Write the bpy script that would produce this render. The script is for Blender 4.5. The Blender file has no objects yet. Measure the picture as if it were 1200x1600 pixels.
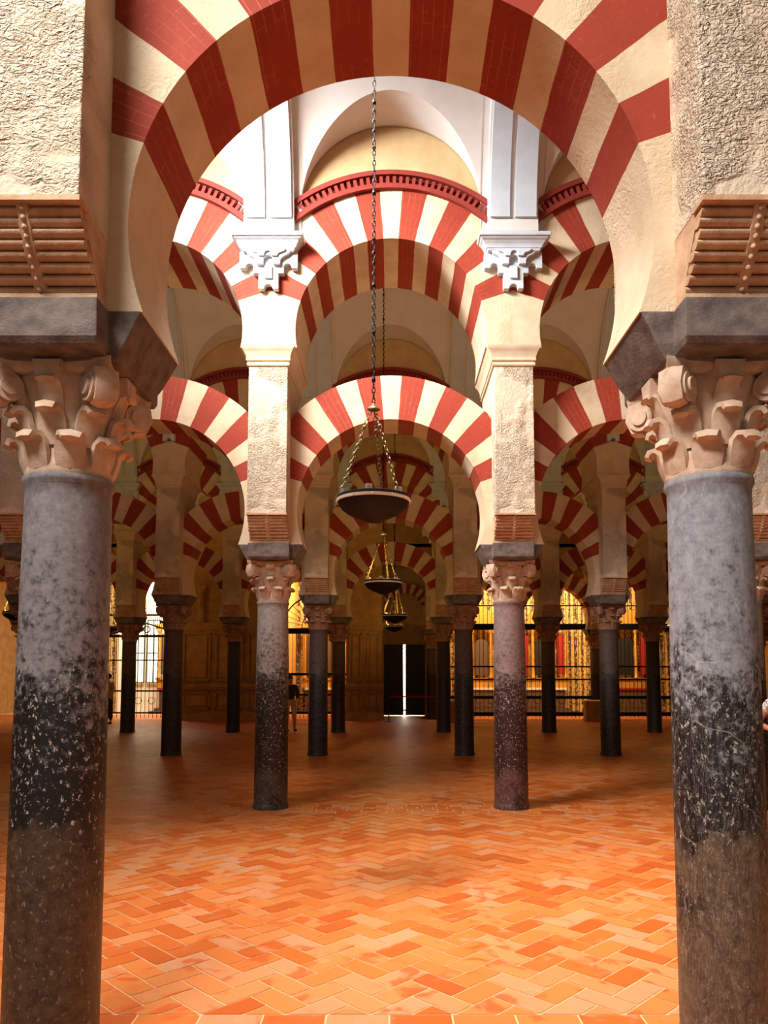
import bpy, bmesh, math, random
from mathutils import Vector, Matrix
C = bpy.context.scene.collection
PI = math.pi
rnd = random.Random(7)

# ------------------------------------------------------------------ camera
EYE = 1.79
F = 1180.0; TH = math.radians(4.6)
cam = bpy.data.cameras.new('camera'); camo = bpy.data.objects.new('camera', cam); C.objects.link(camo)
cam.sensor_fit = 'VERTICAL'; cam.sensor_height = 36.0; cam.sensor_width = 27.0
cam.lens = F / 1600 * 36
py = 1052 - F * math.tan(TH)
cam.shift_y = (py - 800) / 1600; cam.shift_x = -(611 - 600) / 1600
camo.location = (0, 0, EYE); camo.rotation_euler = (PI / 2 + TH, 0, 0)
cam.clip_start = 0.05; cam.clip_end = 200
bpy.context.scene.camera = camo

# ------------------------------------------------------------------ view, world, lights
vs = bpy.context.scene.view_settings
vs.view_transform = 'Standard'; vs.look = 'None'; vs.gamma = 1.0; vs.use_curve_mapping = False
vs.exposure = 0.0
w = bpy.data.worlds.new('world'); bpy.context.scene.world = w; w.use_nodes = True
w.node_tree.nodes['Background'].inputs[0].default_value = (1.0, 0.86, 0.72, 1)
w.node_tree.nodes['Background'].inputs[1].default_value = 0.22

def area(name, loc, target, sx, sy, power, col, spread=180):
    l = bpy.data.lights.new(name, 'AREA'); l.shape = 'RECTANGLE'; l.size = sx; l.size_y = sy
    l.energy = power; l.color = col; l.spread = math.radians(spread)
    o = bpy.data.objects.new(name, l); C.objects.link(o); o.location = loc
    d = Vector(target) - Vector(loc); o.rotation_euler = d.to_track_quat('-Z', 'Y').to_euler()
    return o
COOL = (0.93, 0.97, 1.0); NEUT = (1.0, 0.93, 0.85); WARM = (1.0, 0.62, 0.25)
# daylight from the vault skylights of the two nearest naves
area('skylight_front', (-1.6, 6.3, 9.8), (0.2, 5.0, 0), 4.8, 0.8, 245, (1,.95,.9), 56)
area('skylight_front', (-3.6, 6.2, 9.3), (-0.2, 9.7, 6.2), 2.2, 1.0, 265, (1,.95,.9), 70)
area('skylight_front', (4.0, 6.2, 9.7), (2.6, 5.4, 0), 3.0, 0.8, 100, NEUT, 62)
area('skylight_front', (-7.5, 6.4, 8.9), (-1.0, 7.8, 9.4), 2.0, 1.4, 270, (.76, .91, 1.0), 96)
area('skylight_camera_side', (-3.2, -0.6, 8.2), (0.5, 3.6, 3.0), 2.6, 1.2, 245, (1.0, .95, .9), 84)
# warm uplights standing on the cornices behind the piers of the deep naves
for r, e in ((1, 15), (2, 11), (3, 12)):
    for j in range(-3 if r == 1 else -4, 3 if r == 1 else 4):
        xx = (j + .5) * 3.22; yy = 3.77 + 6.5 * r + .95
        area('cornice_uplight', (xx, yy, 6.15), (xx, yy + 2.2, 10), .5, .2, e, (1.0, 0.68, 0.36) if r == 1 else (1.0, 0.66, 0.22), 150)
# chapel lamps behind the grilles
area('chapel_lamp', (6.5, 31.4, 6.3), (6.5, 34.5, 2.8), 9.0, 1.0, 850, (1.0, 0.72, 0.36))
area('chapel_lamp', (-3.0, 32.0, 6.2), (-3.0, 34.4, 2), 2.0, 1.0, 330, (1.0, 0.74, 0.40))
area('chapel_lamp', (-9.6, 32.0, 6.2), (-9.6, 33.4, 1.5), 4.0, 1.5, 700, (1.0, 0.92, 0.75))

# ------------------------------------------------------------------ constants of the hall
W = 3.22; D = 6.5; Y0 = 3.77
ROWS = [Y0 + D * k for k in range(5)]
ZS, ZC, ZI = 2.76, 3.29, 3.50          # shaft top, capital top, impost top
ZP = 5.80; ZN = 6.07                   # cornice bottom / top
HP, HA = 0.65, 0.31                    # half thickness of pier / lower arch
ZL, RL, EL = 3.95, 1.262, 1.87
ZU, RU, EU = 6.30, 1.262, 1.94

# ------------------------------------------------------------------ mesh helpers
class MB:
    def __init__(s): s.v = []; s.f = []; s.m = []
    def add(s, vs, fs, mi=0):
        b = len(s.v); s.v += [tuple(v) for v in vs]
        for f in fs: s.f.append([b + i for i in f]); s.m.append(mi)
    def box(s, x0, x1, y0, y1, z0, z1, mi=0):
        s.add([(x0,y0,z0),(x1,y0,z0),(x1,y1,z0),(x0,y1,z0),(x0,y0,z1),(x1,y0,z1),(x1,y1,z1),(x0,y1,z1)],
              [(3,2,1,0),(4,5,6,7),(0,1,5,4),(1,2,6,5),(2,3,7,6),(3,0,4,7)], mi)
    def loft(s, rings, cap=True, close=True, mi=0):
        n = len(rings[0]); b = len(s.v)
        for r in rings: s.v += [tuple(p) for p in r]
        for i in range(len(rings) - 1):
            for j in range(n if close else n - 1):
                a = b + i*n + j; c = b + i*n + (j+1) % n
                s.f.append([a, c, c + n, a + n]); s.m.append(mi)
        if cap:
            s.f.append([b + j for j in range(n)][::-1]); s.m.append(mi)
            s.f.append([b + (len(rings)-1)*n + j for j in range(n)]); s.m.append(mi)
    def lathe(s, prof, seg=32, c=(0,0), cap=True, mi=0):
        s.loft([[(c[0] + r*math.cos(2*PI*j/seg), c[1] + r*math.sin(2*PI*j/seg), z) for j in range(seg)] for r, z in prof], cap, True, mi)
    def tube(s, pts, r, seg=6, mi=0, cap=True, flat=None):
        pts = [Vector(p) for p in pts]; rings = []
        up = None
        for i, p in enumerate(pts):
            t = (pts[min(i+1, len(pts)-1)] - pts[max(i-1, 0)]).normalized()
            if up is None:
                up = Vector((0,0,1)) if abs(t.z) < .9 else Vector((1,0,0))
            a = t.cross(up).normalized(); up2 = a.cross(t).normalized(); up = up2
            rr = r[i] if isinstance(r, (list, tuple)) else r
            rings.append([p + (a*math.cos(2*PI*j/seg) + up2*math.sin(2*PI*j/seg))*rr for j in range(seg)])
        s.loft(rings, cap, True, mi)
    def prism(s, poly, y0, y1, mi=0):       # poly in xz
        n = len(poly)
        s.add([(x, y0, z) for x, z in poly] + [(x, y1, z) for x, z in poly],
              [list(range(n)), list(range(n, 2*n))[::-1]] + [[(i+1) % n, i, n+i, n+(i+1) % n] for i in range(n)], mi)
    def torus(s, c, R, r, M=None, seg=10, ts=5, sx=1.0, mi=0):
        rings = []
        for i in range(seg):
            a = 2*PI*i/seg; ring = []
            for j in range(ts):
                b = 2*PI*j/ts; rr = R + r*math.cos(b)
                p = Vector((rr*math.cos(a), r*math.sin(b), rr*math.sin(a)*sx))
                if M: p = M @ p
                ring.append(p + Vector(c))
            rings.append(ring)
        rings.append(rings[0]); s.loft(rings, False, True, mi)
    def sphere(s, c, r, sc=(1,1,1), seg=12, rg=8, mi=0):
        s.loft([[(c[0] + r*sc[0]*math.sin(PI*i/rg)*math.cos(2*PI*j/seg), c[1] + r*sc[1]*math.sin(PI*i/rg)*math.sin(2*PI*j/seg), c[2] - r*sc[2]*math.cos(PI*i/rg)) for j in range(seg)] for i in range(rg+1)], False, True, mi)
    def build(s, name, mats, parent=None, smooth=None, kind=None, fix=True):
        me = bpy.data.meshes.new(name); me.from_pydata(s.v, [], s.f)
        for m in (mats if isinstance(mats, (list, tuple)) else [mats]): me.materials.append(m)
        me.polygons.foreach_set('material_index', s.m)
        if fix:
            bm = bmesh.new(); bm.from_mesh(me)
            bmesh.ops.remove_doubles(bm, verts=bm.verts, dist=1e-5)
            bmesh.ops.recalc_face_normals(bm, faces=bm.faces); bm.to_mesh(me); bm.free()
        if smooth is not None:
            me.shade_smooth()
            me.set_sharp_from_angle(angle=math.radians(smooth))
        me.update()
        o = bpy.data.objects.new(name, me); C.objects.link(o)
        if parent: o.parent = parent
        if kind: o['kind'] = kind
        return o

def bevel(o, wdt=0.01, seg=2, ang=40):
    m = o.modifiers.new('bevel', 'BEVEL'); m.width = wdt; m.segments = seg; m.limit_method = 'ANGLE'; m.angle_limit = math.radians(ang)
def empty(name, loc=(0,0,0), rz=0):
    o = bpy.data.objects.new(name, None); C.objects.link(o); o.location = loc; o.rotation_euler = (0,0,rz); o.empty_display_size = .2; return o
def tag(o, label, cat, group=None):
    o['label'] = label; o['category'] = cat
    if group: o['group'] = group
    return o
def dup(root, loc, label=None, group=None):
    r = root.copy(); C.objects.link(r); r.location = loc
    if label: r['label'] = label
    if group: r['group'] = group
    for ch in list(root.children):
        c = ch.copy(); C.objects.link(c); c.parent = r
        for g in list(ch.children):
            d = g.copy(); C.objects.link(d); d.parent = c
    return r

# ------------------------------------------------------------------ materials
class NT:
    def __init__(s, name):
        s.m = bpy.data.materials.new(name); s.m.use_nodes = True; s.t = s.m.node_tree
        s.b = s.t.nodes['Principled BSDF']; s.tc = s.t.nodes.new('ShaderNodeTexCoord')
    def n(s, typ, ins=None, **kw):
        nd = s.t.nodes.new('ShaderNode' + typ)
        for k, v in kw.items(): setattr(nd, k, v)
        for k, v in (ins or {}).items(): s.put(nd.inputs[k], v)
        return nd
    def put(s, sock, v):
        if hasattr(v, 'links'): s.t.links.new(v, sock)
        elif hasattr(v, 'outputs'): s.t.links.new(v.outputs[0], sock)
        else:
            if isinstance(v, (tuple, list)) and len(v) == 3 and sock.type == 'RGBA': v = (*v, 1)
            sock.default_value = v
    def math(s, op, a, b=None, c=None, clamp=False):
        nd = s.t.nodes.new('ShaderNodeMath'); nd.operation = op; nd.use_clamp = clamp
        s.put(nd.inputs[0], a)
        if b is not None: s.put(nd.inputs[1], b)
        if c is not None: s.put(nd.inputs[2], c)
        return nd.outputs[0]
    def mix(s, f, a, b, typ='MIX'):
        nd = s.t.nodes.new('ShaderNodeMix'); nd.data_type = 'RGBA'; nd.blend_type = typ
        s.put(nd.inputs[0], f); s.put(nd.inputs[6], a); s.put(nd.inputs[7], b)
        return nd.outputs[2]
    def noise(s, scale, detail=4, rough=.55, vec=None, dist=0):
        nd = s.n('TexNoise', {'Scale': scale, 'Detail': detail, 'Roughness': rough, 'Distortion': dist})
        s.t.links.new(vec if vec is not None else s.tc.outputs['Object'], nd.inputs['Vector'])
        return nd.outputs[0]
    def ramp(s, fac, stops):
        nd = s.t.nodes.new('ShaderNodeValToRGB'); s.put(nd.inputs[0], fac)
        el = nd.color_ramp.elements
        while len(el) < len(stops): el.new(0.5)
        for e, (p, c) in zip(el, stops):
            e.position = p; e.color = (*c, 1) if len(c) == 3 else c
        return nd.outputs[0]
    def bump(s, h, strength=.5, dist=.01):
        nd = s.n('Bump', {'Strength': strength, 'Distance': dist, 'Height': h}); s.t.links.new(nd.outputs[0], s.b.inputs['Normal'])
    def col(s, v): s.put(s.b.inputs['Base Color'], v)
    def rough(s, v): s.put(s.b.inputs['Roughness'], v)
    def map(s, sc=(1,1,1), loc=(0,0,0), rot=(0,0,0)):
        nd = s.n('Mapping'); s.t.links.new(s.tc.outputs['Object'], nd.inputs[0])
        nd.inputs['Scale'].default_value = sc; nd.inputs['Location'].default_value = loc; nd.inputs['Rotation'].default_value = rot
        return nd.outputs[0]
def L(r, g, b):
    f = lambda c: ((c/255 + .055)/1.055)**2.4 if c > 10.3 else c/255/12.92
    return (f(r), f(g), f(b))

def plaster(name, c1, c2, bump=.3, dist=.008, scale=6, chisel=0.0, rough=.85):
    n = NT(name); a = n.noise(scale, 5, .6); b = n.noise(scale*9, 3, .6)
    n.col(n.mix(n.ramp(a, [(.3, (0,0,0)), (.7, (1,1,1))]), c1, c2)); n.rough(rough)
    h = n.math('ADD', n.math('MULTIPLY', a, .5), n.math('MULTIPLY', b, .35))
    if chisel:
        v = n.noise(26, 2, .6, vec=n.map((1, 1, 1.5)), dist=1.4)
        k = n.ramp(n.noise(2.2, 2), [(.42, (0,0,0)), (.58, (1,1,1))])
        h = n.math('ADD', h, n.math('MULTIPLY', n.math('MULTIPLY', v, chisel), k))
    n.bump(h, bump, dist); return n.m

M = {}
CREAM1, CREAM2 = L(226, 196, 156), L(246, 226, 192)
M['pier'] = plaster('cream_chiselled_stone', L(202,180,152), L(218,200,176), 1.0, .026, 4, 2.2)
M['plain'] = plaster('cream_plaster', L(198,174,142), L(214,193,163), .5, .01, 5)
M['wall'] = plaster('tan_plaster_wall', L(186,154,108), L(204,176,132), .3, .006, 3)
M['vault'] = plaster('white_limewash', L(206,198,190), L(216,210,204), .12, .005, 2.5, rough=.8)
M['stucco'] = plaster('white_stucco', L(184,191,198), L(198,205,212), .15, .004, 5, rough=.7)
M['corbel'] = plaster('weathered_corbel_stone', L(176,132,98), L(214,178,144), .7, .012, 9)
M['impost'] = plaster('grey_impost_stone', L(76,64,58), L(124,110,102), .7, .01, 10, .6)
M['capital'] = plaster('carved_capital_stone', L(176,142,116), L(208,182,158), .5, .008, 14)
M['dark_capital'] = plaster('dusky_capital_stone', L(128,88,66), L(176,132,104), .5, .008, 12)
M['ashlar'] = plaster('ochre_ashlar', L(150,112,62), L(182,142,86), .4, .008, 3)

def arch_mat(name, zc, lim=76):
    n = NT(name)
    sx = n.n('SeparateXYZ', {0: n.tc.outputs['Object']})
    x, y, z = sx.outputs
    ang = n.math('ABSOLUTE', n.math('ARCTAN2', x, z))
    wob = n.math('MULTIPLY', n.math('SUBTRACT', n.noise(3.0, 2), .5), .015)
    a = n.math('ADD', ang, wob)
    fr = n.math('FRACT', n.math('DIVIDE', a, math.radians(19)))
    red = n.math('LESS_THAN', n.math('ABSOLUTE', n.math('SUBTRACT', fr, .5)), .262)
    red = n.math('MULTIPLY', red, n.math('LESS_THAN', ang, math.radians(lim)))
    r = n.math('SQRT', n.math('ADD', n.math('MULTIPLY', x, x), n.math('MULTIPLY', z, z)))
    cb = n.n('CombineXYZ', {0: n.math('ADD', r, y), 1: n.math('MULTIPLY', a, 1.26)})
    br = n.n('TexBrick', {'Vector': cb.outputs[0], 'Color1': (1,1,1,1), 'Color2': (.8,.8,.8,1), 'Mortar': (0,0,0,1),
                          'Scale': 1.0, 'Mortar Size': .0022, 'Mortar Smooth': .3, 'Brick Width': .30, 'Row Height': .0553})
    fade = n.ramp(n.noise(2.3, 3), [(.42, (0,0,0)), (.62, (1,1,1))])
    jf = n.math('MULTIPLY', n.math('MULTIPLY', br.outputs['Fac'], fade), .55)
    rc = n.mix(n.noise(5, 4), L(132,38,17), L(160,56,28))
    rc = n.mix(n.math('MULTIPLY', n.ramp(n.noise(30, 4), [(.62, (0,0,0)), (.75, (1,1,1))]), .25), rc, L(222,120,90))
    rc = n.mix(jf, rc, L(200,118,82))
    wc = n.mix(n.ramp(n.noise(4, 5, .6), [(.3, (0,0,0)), (.7, (1,1,1))]), L(198,174,140), L(216,196,166))
    n.col(n.mix(red, wc, rc)); n.rough(.82)
    chis = n.math('MULTIPLY', n.noise(28, 2, .6, dist=1.2), n.ramp(n.noise(1.7, 2), [(.42, (0,0,0)), (.6, (1,1,1))]))
    h = n.math('ADD', n.math('MULTIPLY', n.noise(40, 3), .35), n.math('MULTIPLY', chis, n.math('SUBTRACT', 1.4, n.math('MULTIPLY', red, 1.3))))
    n.bump(h, .55, .012)
    return n.m
M['arch'] = arch_mat('red_and_cream_voussoirs', 0)
nn = NT('red_painted_moulding'); nn.col(nn.mix(nn.noise(8, 4), L(120,32,22), L(150,50,36))); nn.rough(.8); M['red'] = nn.m

def shaft_mat(name, top1, top2, dark, low, z1, zlow, speck=.5, vein=0.0, rough=.38, specol=(220,205,190)):
    n = NT(name)
    sx = n.n('SeparateXYZ', {0: n.tc.outputs['Object']}); z = sx.outputs[2]
    n1 = n.noise(1.8, 6, .68); n2 = n.noise(22, 5, .7); n3 = n.noise(70, 3, .6)
    top = n.mix(n.ramp(n2, [(.3, (0,0,0)), (.7, (1,1,1))]), top1, top2)
    zz = n.math('ADD', z, n.math('ADD', n.math('MULTIPLY', n.math('SUBTRACT', n1, .5), 2.4), n.math('MULTIPLY', n.math('SUBTRACT', n2, .5), 2.2)))
    fd = n.math('DIVIDE', n.math('SUBTRACT', zz, z1 - .25), .5, clamp=True)
    c = n.mix(fd, dark, top)
    zz2 = n.math('ADD', z, n.math('ADD', n.math('MULTIPLY', n.math('SUBTRACT', n.noise(1.5, 6, .7), .5), 2.8), n.math('MULTIPLY', n.math('SUBTRACT', n2, .5), .5)))
    fl = n.math('DIVIDE', n.math('SUBTRACT', zlow + .1, zz2), .2, clamp=True)
    lowc = n.mix(n.ramp(n2, [(.35, (0,0,0)), (.65, (1,1,1))]), tuple(q*.35 for q in low), low)
    c = n.mix(n.math('MULTIPLY', fl, .85), c, lowc)
    # pale chips in the polished dark zone
    sp = n.ramp(n.noise(46, 4, .75, vec=n.map((1,1,.7))), [(.585, (0,0,0)), (.64, (1,1,1))])
    sp = n.math('MULTIPLY', sp, n.math('MULTIPLY', n.math('SUBTRACT', 1.12, fd, clamp=True), speck))
    c = n.mix(n.math('MULTIPLY', sp, n.math('SUBTRACT', 1.0, n.math('MULTIPLY', fl, .7))), c, L(*specol))
    if vein:
        vv = n.n('TexVoronoi', {'Scale': 3.6, 'Vector': n.n('Mix', {6: n.map((1,1,.55)), 7: n.n('TexNoise', {'Scale': 3, 'Vector': n.tc.outputs['Object']}).outputs[1], 0: .35}, data_type='RGBA').outputs[2]}, feature='DISTANCE_TO_EDGE')
        line = n.ramp(vv.outputs[0], [(0.0, (1,1,1)), (.010, (0,0,0))])
        line = n.math('MULTIPLY', line, n.ramp(n.noise(3.1, 2), [(.48, (0,0,0)), (.6, (1,1,1))]))
        c = n.mix(n.math('MULTIPLY', line, vein), c, L(222,212,204))
        sc = n.noise(9, 6, .75, vec=n.map((2.5, 2.5, .35), rot=(.3, .2, 0)), dist=2.0)
        ln2 = n.math('LESS_THAN', n.math('ABSOLUTE', n.math('SUBTRACT', sc, .5)), .006)
        c = n.mix(n.math('MULTIPLY', ln2, .35), c, L(215,200,188))
    n.col(c)
    n.rough(n.math('ADD', n.math('MULTIPLY', fd, .25), n.math('ADD', rough, n.math('MULTIPLY', n2, .15))))
    n.bump(n.math('ADD', n.math('MULTIPLY', n2, .6), n.math('MULTIPLY', n3, .3)), .45, .006)
    return n.m
M['shaft_near_left'] = shaft_mat('grey_marble_worn_left', L(92,88,90), L(138,130,130), L(20,17,17), L(92,72,52), 1.85, .88, .75)
M['shaft_near_right'] = shaft_mat('grey_marble_veined_right', L(98,99,106), L(146,146,152), L(20,19,21), L(112,92,70), 1.8, .75, .6, .3)
M['shaft_grey'] = shaft_mat('grey_granite_speckled', L(120,112,108), L(168,160,154), L(26,22,20), L(92,84,74), 1.9, .35, .95)
M['shaft_pink'] = shaft_mat('pink_speckled_marble', L(108,86,84), L(150,126,120), L(44,24,24), L(118,86,80), 1.75, .35, .95, specol=(226,190,180))
M['shaft_dark'] = shaft_mat('dark_polished_marble', L(70,54,50), L(100,80,72), L(26,20,20), L(58,46,42), 1.9, .25, .3)
M['shaft_dark2'] = shaft_mat('bluish_black_marble', L(48,40,42), L(66,54,54), L(20,18,22), L(36,30,32), 1.9, .1, .2)

# floor tiles
n = NT('glazed_terracotta_bricks')
geo = n.n('NewGeometry'); ri = geo.outputs['Random Per Island']
base = n.ramp(ri, [(0.0, L(172,78,24)), (.12, L(182,88,29)), (.3, L(192,104,44)), (.55, L(197,113,54)), (.8, L(195,120,68)), (1.0, L(188,128,88))])
off = n.n('VectorMath', {0: n.tc.outputs['Object'], 1: n.n('CombineXYZ', {0: n.math('MULTIPLY', ri, 37.0), 1: n.math('MULTIPLY', ri, 91.0)}).outputs[0]}, operation='ADD').outputs[0]
na = n.noise(4.5, 3, .5, vec=off, dist=.6)
base = n.mix(n.ramp(na, [(.56, (0,0,0)), (.64, (.8,.8,.8))]), base, L(186,78,26))
nb = n.noise(5.0, 4, .6, vec=n.n('VectorMath', {0: off, 1: (5.3, 1.7, 0)}, operation='ADD').outputs[0])
base = n.mix(n.ramp(nb, [(.60, (0,0,0)), (.76, (.5,.5,.5))]), base, L(200,150,122))
n.col(base)
n.rough(n.math('ADD', .34, n.math('MULTIPLY', n.noise(3, 3), .22))); n.b.inputs['Specular IOR Level'].default_value = .28
n.bump(n.math('ADD', n.noise(6, 3), n.math('MULTIPLY', ri, 1.5)), .25, .004)
M['tile'] = n.m
n = NT('pale_grout'); n.col(L(226,170,122)); n.rough(.8); M['grout'] = n.m

def simple(name, col, rough=.6, metal=0.0, var=.12, bump=0):
    n = NT(name); n.col(n.mix(n.noise(12, 4), tuple(c*(1-var) for c in col), tuple(min(1, c*(1+var)) for c in col)))
    n.rough(rough); n.b.inputs['Metallic'].default_value = metal
    if bump: n.bump(n.noise(60, 3), bump, .003)
    return n.m
M['iron'] = simple('black_iron', L(22,20,20), .45, .6)
M['bowl'] = simple('blackened_bronze', L(9,7,7), .75, .0, bump=.2)
M['silver'] = simple('bright_rim_metal', L(236,226,208), .4, .0)
M['brass'] = simple('aged_brass', L(150,128,92), .4, .8)
M['glass'] = simple('white_glass_cup', L(225,222,215), .2)
M['gold'] = simple('gilded_wood', L(206,150,58), .45, .25, .3, .4)
M['chapel'] = plaster('golden_chapel_plaster', L(206,160,84), L(232,192,120), .2, .006, 2)
n = NT('ornate_gilded_wall'); v1 = n.n('TexVoronoi', {'Scale': 7, 'Vector': n.map((1,1,.6))}, feature='DISTANCE_TO_EDGE')
o1 = n.ramp(v1.outputs[0], [(.06, (0,0,0)), (.2, (1,1,1))]); o2 = n.noise(9, 5, .7)
wv_ = n.n('TexWave', {'Scale': 1.1, 'Distortion': 1.0, 'Vector': n.tc.outputs['Object']})
cc = n.mix(n.math('MULTIPLY', n.ramp(wv_.outputs[1], [(.3, (0,0,0)), (.5, (1,1,1))]), n.ramp(o2, [(.3, (0,0,0)), (.55, (1,1,1))])), L(70,42,20), L(228,180,96))
n.col(n.mix(n.math('MULTIPLY', o1, .5), cc, L(238,206,140))); n.rough(.5); n.bump(n.math('ADD', v1.outputs[0], o2), .8, .04); M['ornate'] = n.m
M['chapel_white'] = plaster('pale_chapel_plaster', L(238,226,196), L(248,240,218), .2, .006, 2)
M['door'] = simple('dark_door_wood', L(20,17,15), .6)
M['redcloth'] = simple('red_cloth', L(150,28,22), .8)
M['darkcloth'] = simple('dark_jacket_cloth', L(48,40,34), .9)
M['palecloth'] = simple('pale_trouser_cloth', L(196,160,136), .9)
M['tan_cloth'] = simple('tan_shirt_cloth', L(176,140,104), .9)
M['whitecloth'] = simple('white_printed_cloth', L(232,222,214), .9)
M['skin'] = simple('skin', L(196,120,92), .5, 0, .06)
M['hair'] = simple('dark_hair', L(26,18,15), .6)
M['shoe'] = simple('dark_shoe', L(30,26,24), .6)
M['marble_dark'] = simple('veined_altar_marble', L(96,74,58), .4, 0, .4)

# ------------------------------------------------------------------ floor
def floor():
    mb = MB()
    mb.add([(-18,-3,-.003),(18,-3,-.003),(18,36,-.003),(-18,36,-.003)], [(0,1,2,3)], 1)
    Wb = .158; g = .005
    ca = math.cos(PI/4 + .03)
    bands = [(y - .40, y + .36) for y in ROWS]
    def inband(y): return any(a < y < b for a, b in bands)
    def clip(poly, lo, hi):
        for s, lim in ((1, lo), (-1, -hi)):
            out = []
            for i in range(len(poly)):
                p, q = poly[i], poly[(i+1) % len(poly)]
                dp, dq = s*p[1] - lim, s*q[1] - lim
                if dp >= 0: out.append(p)
                if dp*dq < 0:
                    t = dp/(dp-dq); out.append((p[0] + (q[0]-p[0])*t, p[1] + (q[1]-p[1])*t))
            poly = out
            if len(poly) < 3: return None
        return poly
    zones = []; lo = -3
    for a, b in bands: zones.append((lo + g, a - g)); lo = b
    zones.append((lo + g, 33))
    R = 250
    ang = PI/4; c, s = math.cos(ang), math.sin(ang)
    for x in range(-R, R):
        for y in range(-R, R):
            k = (x - y) % 4
            if k == 0: q = (x, y, x+2, y+1)
            elif k == 3: q = (x, y, x+1, y+2)
            else: continue
            cx, cy = (q[0]+q[2])/2*Wb, (q[1]+q[3])/2*Wb
            X, Y = cx*c - cy*s, cx*s + cy*c
            far = abs(Y)*.62 + 2.5
            if abs(X) > min(far, 17) or Y < 1 or Y > 33: continue
            e = g
            x0, y0, x1, y1 = q[0]*Wb+e, q[1]*Wb+e, q[2]*Wb-e, q[3]*Wb-e
            poly = [(a*c - b*s, a*s + b*c) for a, b in ((x0,y0),(x1,y0),(x1,y1),(x0,y1))]
            for lo, hi in zones:
                if max(p[1] for p in poly) < lo or min(p[1] for p in poly) > hi: continue
                pl = clip(poly, lo, hi)
                if pl and len(pl) >= 3: mb.add([(a, b, 0) for a, b in pl], [list(range(len(pl)))], 0)
    for a, b in bands:
        nr = 5; h = (b-a)/nr
        for r in range(nr):
            x = -17 + rnd.random()*.3
            L_ = .33 if r in (0, nr-1) else .2
            while x < 17:
                if abs(x) < abs(a)*.62 + 2.5:
                    mb.add([(x+g, a+r*h+g, 0), (x+L_-g, a+r*h+g, 0), (x+L_-g, a+(r+1)*h-g, 0), (x+g, a+(r+1)*h-g, 0)], [(0,1,2,3)], 0)
                x += L_
    mb.build('floor', [M['tile'], M['grout']], kind='structure', fix=False)
floor()

# ------------------------------------------------------------------ upper walls, vaults
def circ(R, a0, a1, n): return [(R*math.sin(a0 + (a1-a0)*i/n), R*math.cos(a0 + (a1-a0)*i/n)) for i in range(n+1)]
def upper_wall(row, k0, k1):
    # solid wall above the round arches of one row (holes slightly inside the extrados)
    mb = MB(); y = ROWS[row]; R = EU
    for k in range(k0, k1+1):
        x = k*W; am = math.asin(1.61/R)
        arc = circ(R, -am, am, 24)
        poly = [(x + p[0], ZU + p[1]) for p in arc] + [(x+1.61, 10.6), (x-1.61, 10.6)]
        mb.prism(poly, y - HP + .015, y + HP - .015)
    mb.build('wall_nave', M['wall'], kind='structure')
RV = (D - 2*HP)/2; ZV = 7.6
def vault(i, k0, k1):
    # barrel vault along the nave with a lunette over every bay; i = nave before row i
    ya = ROWS[0] + D*(i-1) + HP; yb = ya + 2*RV
    us = sorted(set([round(1.185*math.cos(PI*j/36), 4) for j in range(37)] + [-1.61, -1.4, -1.2, 1.2, 1.4, 1.61]))
    xs = []
    for k in range(k0, k1+1):
        for u in us:
            if u == -1.61 and k > k0: continue
            xs.append((k*W + u, u))
    verts = []; faces = []; n1, n2 = 14, 26
    def zb(d): return ZV + math.sqrt(max(0, RV*RV - (RV-d)**2))
    for x, u in xs:
        zl = (lambda d: 7.94 + math.sqrt(max(0, 1.2**2 - u*u)) + .12*d) if abs(u) <= 1.19 else None
        dg = 0.0
        if zl:
            lo, hi = 0.0, RV
            for _ in range(40):
                m = (lo+hi)/2
                if zl(m) > zb(m): lo = m
                else: hi = m
            dg = lo
        half = [(dg*j/n1, zl(dg*j/n1) if zl else zb(0)) for j in range(n1)]
        for j in range(n2+1):
            a0 = math.acos(max(-1, min(1, (RV-dg)/RV))); a_ = a0 + (PI/2-a0)*j/n2
            half.append((RV - RV*math.cos(a_), zb(RV - RV*math.cos(a_))))
        full = [(ya + d, z) for d, z in half] + [(yb - d, z) for d, z in half[-2::-1]]
        for y_, z in full: verts.append((x, y_, z))
    n = len(full)
    for a in range(len(xs)-1):
        for b in range(n-1): faces.append([a*n+b, (a+1)*n+b, (a+1)*n+b+1, a*n+b+1])
    mb = MB(); mb.add(verts, faces)
    o = mb.build('ceiling', M['vault'], kind='structure', smooth=32, fix=False)
    # outer skin so that the vault is not paper thin
    so = o.modifiers.new('solid', 'SOLIDIFY'); so.thickness = .12; so.offset = 1
for r in range(5): upper_wall(r, *((-2,2) if r == 0 else (-3,3) if r == 1 else (-4,4) if r==2 else (-5,5)))
for i in range(0, 5): vault(i, *((-2,2) if i < 1 else (-3,3) if i == 1 else (-4,4) if i == 2 else (-5,5)))
# transverse ribs springing from the pilasters
def rib(i, x):
    mb = MB(); ya = ROWS[0] + D*(i-1) + HP; yc = ya + RV; rings = []
    for j in range(33):
        a = PI*j/32; 
        for_in = RV - .11
        s_ = []
        for xx, rr in ((-.33, RV+.04), (-.33, for_in), (.33, for_in), (.33, RV+.04)):
            s_.append((x + xx, yc - rr*math.cos(a), ZV + rr*math.sin(a)))
        rings.append(s_)
    mb.loft(rings); mb.build('trim_vault_rib', M['vault'], kind='structure', smooth=35)
for i in range(0, 5):
    for k in range(-3, 4) if i > 1 else range(-2, 2): rib(i, (k+.5)*W)

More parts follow.
